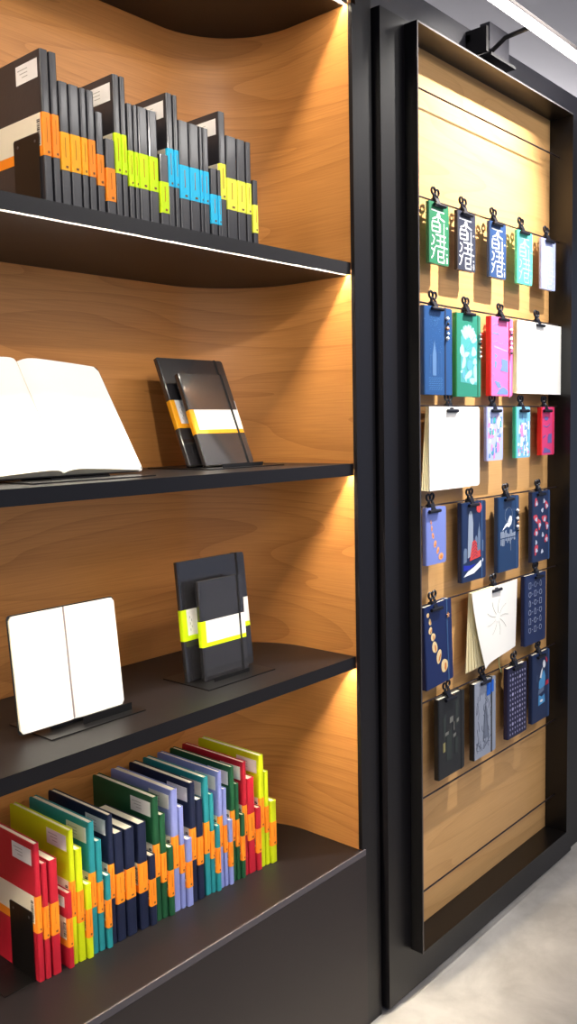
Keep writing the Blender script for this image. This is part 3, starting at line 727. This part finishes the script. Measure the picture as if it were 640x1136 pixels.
gx(t, 'ring_print', [('r', circ, .0009)], .0145, GRYP)
gx(t, 'bird_print', [('p', [(.022, .112), (.040, .128), (.052, .132), (.058, .142), (.066, .150), (.074, .148), (.078, .138), (.072, .126), (.060, .118), (.048, .122), (.036, .118)])], .0145, WHP)
sh = []
random.seed(5)
x = .012
while x < .098:
    w_ = random.uniform(.004, .009); hh = random.uniform(.008, .022); sh.append(('p', [(x, .092), (x + w_, .092), (x + w_, .092 + hh), (x, .092 + hh * .9)]))
    h2 = random.uniform(.004, .02); sh.append(('p', [(x + .001, .089), (x + w_ - .001, .089), (x + w_ - .001, .089 - h2), (x + .001, .089 - h2)])); x += w_ + .002
sh += [('r', [(.070, .09), (.070, .054)], .0012), ('r', [(.088, .11), (.088, .136)], .0014)]
gx(t, 'skyline_print', sh, .0145, GRYP)
charm(t, .104, .166, .0145, [CW, CB, CW, CT], 6, .0046)
t = hang('L', 2.345, .112, 1.181, .203, .0145, DN, 'navy notebook scattered with red and white street food drawings', 2.391, 'bulldog clip holding the street-food notebook', rz=R[4], strap=mat('strap_blue', (52, 84, 130), .6), sx=.90)
foods = [(.022, .172), (.070, .176), (.088, .160), (.020, .126), (.058, .150), (.074, .122), (.022, .086), (.062, .078), (.088, .062), (.022, .036), (.058, .030), (.042, .108), (.092, .10), (.02, .06)]
gx(t, 'food_print', [('p', ell(a, b, .010, .012 + .004 * (k % 2), .3 * k, wob=.18)) for k, (a, b) in enumerate(foods) if k % 3 != 1], .0145, K_('foodred', (206, 74, 92)))
gx(t, 'food_detail', [('p', ell(a + .002, b - .003, .006, .007, .5 * k, wob=.2)) for k, (a, b) in enumerate(foods)], .0145, K_('foodpale', (196, 204, 226)), lift=.0006)

# row 5
t = hang('L', 1.774, .124, .944, .206, .0145, H_('royalnavy', (20, 40, 92)), 'tilted navy notebook with seven golden shell cakes down its cover', 1.824, 'bulldog clip holding the tilted shell-cake notebook', rz=R[5], rot=-math.radians(3.0), strap=mat('strap_blue', (52, 84, 130), .6), sx=.80)
t.location.x += .010
shells = [(.016, .184, .0058, .0055, 0), (.024, .166, .0050, .0085, .1), (.025, .144, .0075, .0092, -.35), (.036, .126, .0100, .0095, .1), (.042, .099, .0115, .0150, .35), (.060, .071, .0105, .0180, -.3), (.084, .042, .0160, .0165, .2)]
gx(t, 'shell_print', [('p', ell(*c, wob=.04)) for c in shells], .0145, SHELLL)
gx(t, 'shell_shade', [('p', ell(c[0] + c[2] * .25, c[1] - c[3] * .2, c[2] * .28, c[3] * .62, c[4] - .2)) for c in shells], .0145, SHELLD, lift=.0006)
m = MB()
sp_ = []
for k in range(10): a = PI / 2 + k * PI / 5; rr = .0075 if k % 2 == 0 else .0032; sp_.append((.105 + rr * math.cos(a), .166 + rr * math.sin(a)))
m.prism(sp_, -.0105, -.0085, CT); m.build('star_charm', t)
t = hang('L', 2.300, .132, .945, .203, .0145, H_('blueicon', (24, 42, 88)), 'navy notebook with six rows of tiny outlined icons', 2.381, 'bulldog clip holding the tiny-icon notebook', rz=R[5])
ic = []
for r_ in range(6):
    for c_ in range(3):
        cx, cz = .030 + .034 * c_, .172 - .026 * r_
        k = (r_ * 3 + c_) % 4
        if k == 0: pts = [(cx - .006, cz - .008), (cx + .006, cz - .008), (cx + .006, cz + .008), (cx - .006, cz + .008), (cx - .006, cz - .008)]
        elif k == 1: pts = [(cx + .0075 * math.cos(a * PI / 4), cz + .0075 * math.sin(a * PI / 4)) for a in range(9)]
        elif k == 2: pts = [(cx - .004, cz - .008), (cx + .004, cz - .008), (cx + .005, cz + .003), (cx, cz + .009), (cx - .005, cz + .003), (cx - .004, cz - .008)]
        else: pts = [(cx - .007, cz - .003), (cx, cz - .008), (cx + .007, cz - .003), (cx + .006, cz + .006), (cx - .006, cz + .006), (cx - .007, cz - .003)]
        ic.append(('r', pts, .0013))
        if c_ < 2: ic.append(('p', ell(cx + .017, cz, .0016, .0016, n=6)))
gx(t, 'icon_print', ic, .0145, K_('iconpale', (176, 186, 212)))
# sketched open notebook
t = thing('open_notebook', 'open notebook with faint pencil sketch and curled pages in the fifth row', 'notebook', (1.998, 1.1325, .944), (0, math.radians(-.5), 0), 'notebooks clipped to the display board')
def curl(u, v): return -.001 - .010 * v * (1 - u) - .004 * math.sin(u * PI) * v
def curl_sheet():
    m = MB(); ip = m.mi(PAGE); n = 18; nz = 14; w = .250
    for k in (0, 1):
        for j in range(nz + 1):
            v = j / nz
            for i in range(n + 1):
                u = i / n; h = .188 + .005 * (1 - u) + .016 * math.exp(-8 * u) ; lf = .052 * v ** 1.5
                x = lf + u * (w - lf) - .012 * v * u; m.v.append((x, curl(u, v) + k * .0012, -v * h))
    N = (n + 1) * (nz + 1)
    for j in range(nz):
        for i in range(n):
            a = j * (n + 1) + i; q = (a, a + 1, a + n + 2, a + n + 1); m.f += [q, tuple(p + N for p in q)]; m.m += [ip, ip]
    ring = [i for i in range(n + 1)] + [(j + 1) * (n + 1) - 1 for j in range(1, nz + 1)] + [nz * (n + 1) + i for i in reversed(range(n))] + [j * (n + 1) for j in reversed(range(1, nz))]
    for a, b in zip(ring, ring[1:] + ring[:1]): m.f.append((a, b, b + N, a + N)); m.m.append(ip)
    return m.build('page', t, True)
PAGE_S = PAGE
curl_sheet()
for k in range(5):
    page_sheet(t, .13, .200 + .002 * k, lambda u, v, k=k: .0012 + .0018 * k, th=.0013, skew=.034 - .013 * k, mth=PAGE_Y, name='page_fan')
m = MB(); m.prism(rrect(.004, .244, -.196, -.001, .006), .0105, .0122, mat('cover_tan', (176, 140, 96), .6)); m.build('cover', t)
m = MB(); PEN = mat('pencil_grey', (176, 174, 168), .8)
random.seed(9)
for k in range(9):
    a = k * PI / 4.5; x0, z0 = .13, -.085
    p = [(x0 + d_ * math.cos(a + .1 * math.sin(d_ * 60)), z0 + .8 * d_ * math.sin(a + .1 * math.sin(d_ * 60))) for d_ in (.014, .030, .046, .062)]
    for q0, q1 in zip(p[:-1], p[1:]):
        def yy(q): u = (q[0]) / .25; v = -q[1] / .205; return curl(max(0, min(1, (q[0] - .052 * v ** 1.5) / (.25 - .052 * v ** 1.5 - .012 * v))), v) - .0006
        m.tube([(q0[0], yy(q0), q0[1]), (q1[0], yy(q1), q1[1])], .0005, PEN, 4)
m.build('pencil_sketch', t)
m = MB(); m.tube([(.150, .004, -.195), (.152, .003, -.225), (.160, .001, -.245)], .0012, mat('ribbon_green', (196, 206, 140), .6), 6); m.build('ribbon_marker', t)
clip(2.127, R[5], 'bulldog clip holding the sketched open notebook', T=.016)

# row 6
t = hang('L', 1.837, .124, .702, .206, .0150, H_('charcoal', (34, 36, 38)), 'black notebook with scattered small grey window shapes', 1.888, 'bulldog clip holding the black notebook in the lowest row', rz=R[6], strap=mat('strap_dark', (26, 26, 28), .6), sx=.86)
gx(t, 'column_print', [('p', [(.022, .10), (.034, .10), (.034, .162), (.022, .156)]), ('p', [(.080, .12), (.094, .12), (.094, .186), (.080, .182)]), ('p', [(.036, .04), (.062, .04), (.062, .120), (.036, .11)]), ('p', [(.078, .05), (.092, .05), (.092, .09), (.078, .09)])], .0150, K_('ashgreen', (52, 58, 56)))
gx(t, 'window_print', [('p', [(.052, .134), (.068, .136), (.068, .150), (.052, .149)]), ('p', [(.086, .128), (.096, .130), (.096, .139), (.086, .137)]), ('p', [(.030, .106), (.046, .108), (.046, .116), (.030, .114)]), ('p', [(.068, .092), (.082, .096), (.082, .104), (.068, .101)]), ('p', [(.071, .112), (.0745, .112), (.0745, .134), (.071, .134)])], .0150, K_('ash', (120, 120, 114)), lift=.0006)
gx(t, 'yellow_window_print', [('p', [(.020, .066), (.030, .068), (.030, .092), (.020, .090)])], .0150, K_('sand', (150, 142, 96)), lift=.0006)
t = hang('L', 2.010, .118, .700, .206, .0150, H_('grey_spine', (24, 24, 28)), 'pale grey notebook with ink sketch and blue block on its cover', 2.067, 'bulldog clip holding the pale grey sketch notebook', rz=R[6], strap=mat('strap_dark', (26, 26, 28), .6), sx=.78, front=mat('front_grey', (150, 158, 176), .5))
sk = []
random.seed(21)
for k in range(34):
    a, b = random.uniform(.012, .09), random.uniform(.03, .18); sk.append(('r', [(a, b), (a + random.uniform(-.006, .006), b - random.uniform(.004, .022)), (a + random.uniform(-.004, .008), b - random.uniform(.014, .03))], .0009))
gx(t, 'ink_sketch', sk + [('r', [(.05, .04), (.058, .11), (.062, .135), (.066, .11), (.078, .044)], .0016), ('r', [(.052, .02), (.09, .048)], .0014)], .0150, K_('sketchink', (66, 72, 88)))
gx(t, 'figure_print', [('p', [(.048, .046), (.080, .046), (.072, .120), (.062, .150), (.056, .120)])], .0150, K_('sketchgrey', (112, 120, 138)), lift=.0004)
gx(t, 'blue_block', [('p', [(.068, .160), (.090, .162), (.090, .200), (.068, .198)]), ('p', [(.094, .165), (.106, .165), (.106, .198), (.094, .198)])], .0150, K_('cobalt', (30, 100, 206)), lift=.0008)
t = hang('L', 2.199, .114, .700, .203, .0150, H_('purplenavy', (30, 30, 66)), 'purple-navy notebook covered with rows of pale dots', 2.248, 'bulldog clip holding the dotted purple-navy notebook', rz=R[6])
dt = []
for r_ in range(13):
    for c_ in range(7):
        cx, cz = .014 + .0145 * c_, .182 - .0142 * r_
        big = (r_ % 3 == 1 and c_ in (1, 4))
        dt.append(('p', ell(cx + (.006 if r_ % 2 else 0) * 0, cz, .0050 if big else .0024, .0052 if big else .0036, n=6 if not big else 8)))
gx(t, 'dot_print', dt, .0150, K_('dotlilac', (172, 170, 206)))
t = hang('L', 2.350, .112, .706, .205, .0150, DN, 'navy notebook with pale blue and red figure print, lower right corner', 2.399, 'bulldog clip holding the blue-and-red figure notebook', rz=R[6], strap=mat('strap_blue', (52, 84, 130), .6), sx=.90)
gx(t, 'blue_print', [('p', [(.040, .098), (.058, .092), (.080, .100), (.084, .128), (.074, .148), (.066, .142), (.056, .130), (.042, .118)]), ('p', [(.038, .046), (.082, .050), (.078, .074), (.060, .070), (.040, .078)])], .0150, K_('skyblue', (84, 158, 214)))
gx(t, 'white_print', [('p', ell(.074, .166, .009, .012, .2)), ('p', [(.046, .130), (.056, .150), (.066, .158), (.062, .144), (.056, .126)]), ('p', ell(.058, .058, .010, .004))], .0150, WHP, lift=.0006)
gx(t, 'red_print', [('p', [(.082, .098), (.104, .100), (.104, .114), (.086, .112)]), ('p', ell(.090, .176, .004, .010, .5))], .0150, K_('crimson', (196, 50, 70)), lift=.0007)
gx(t, 'grey_print', [('p', [(.036, .080), (.074, .086), (.074, .098), (.038, .094)]), ('r', [(.030, .12), (.030, .14)], .002)], .0150, GRY2, lift=.0004)
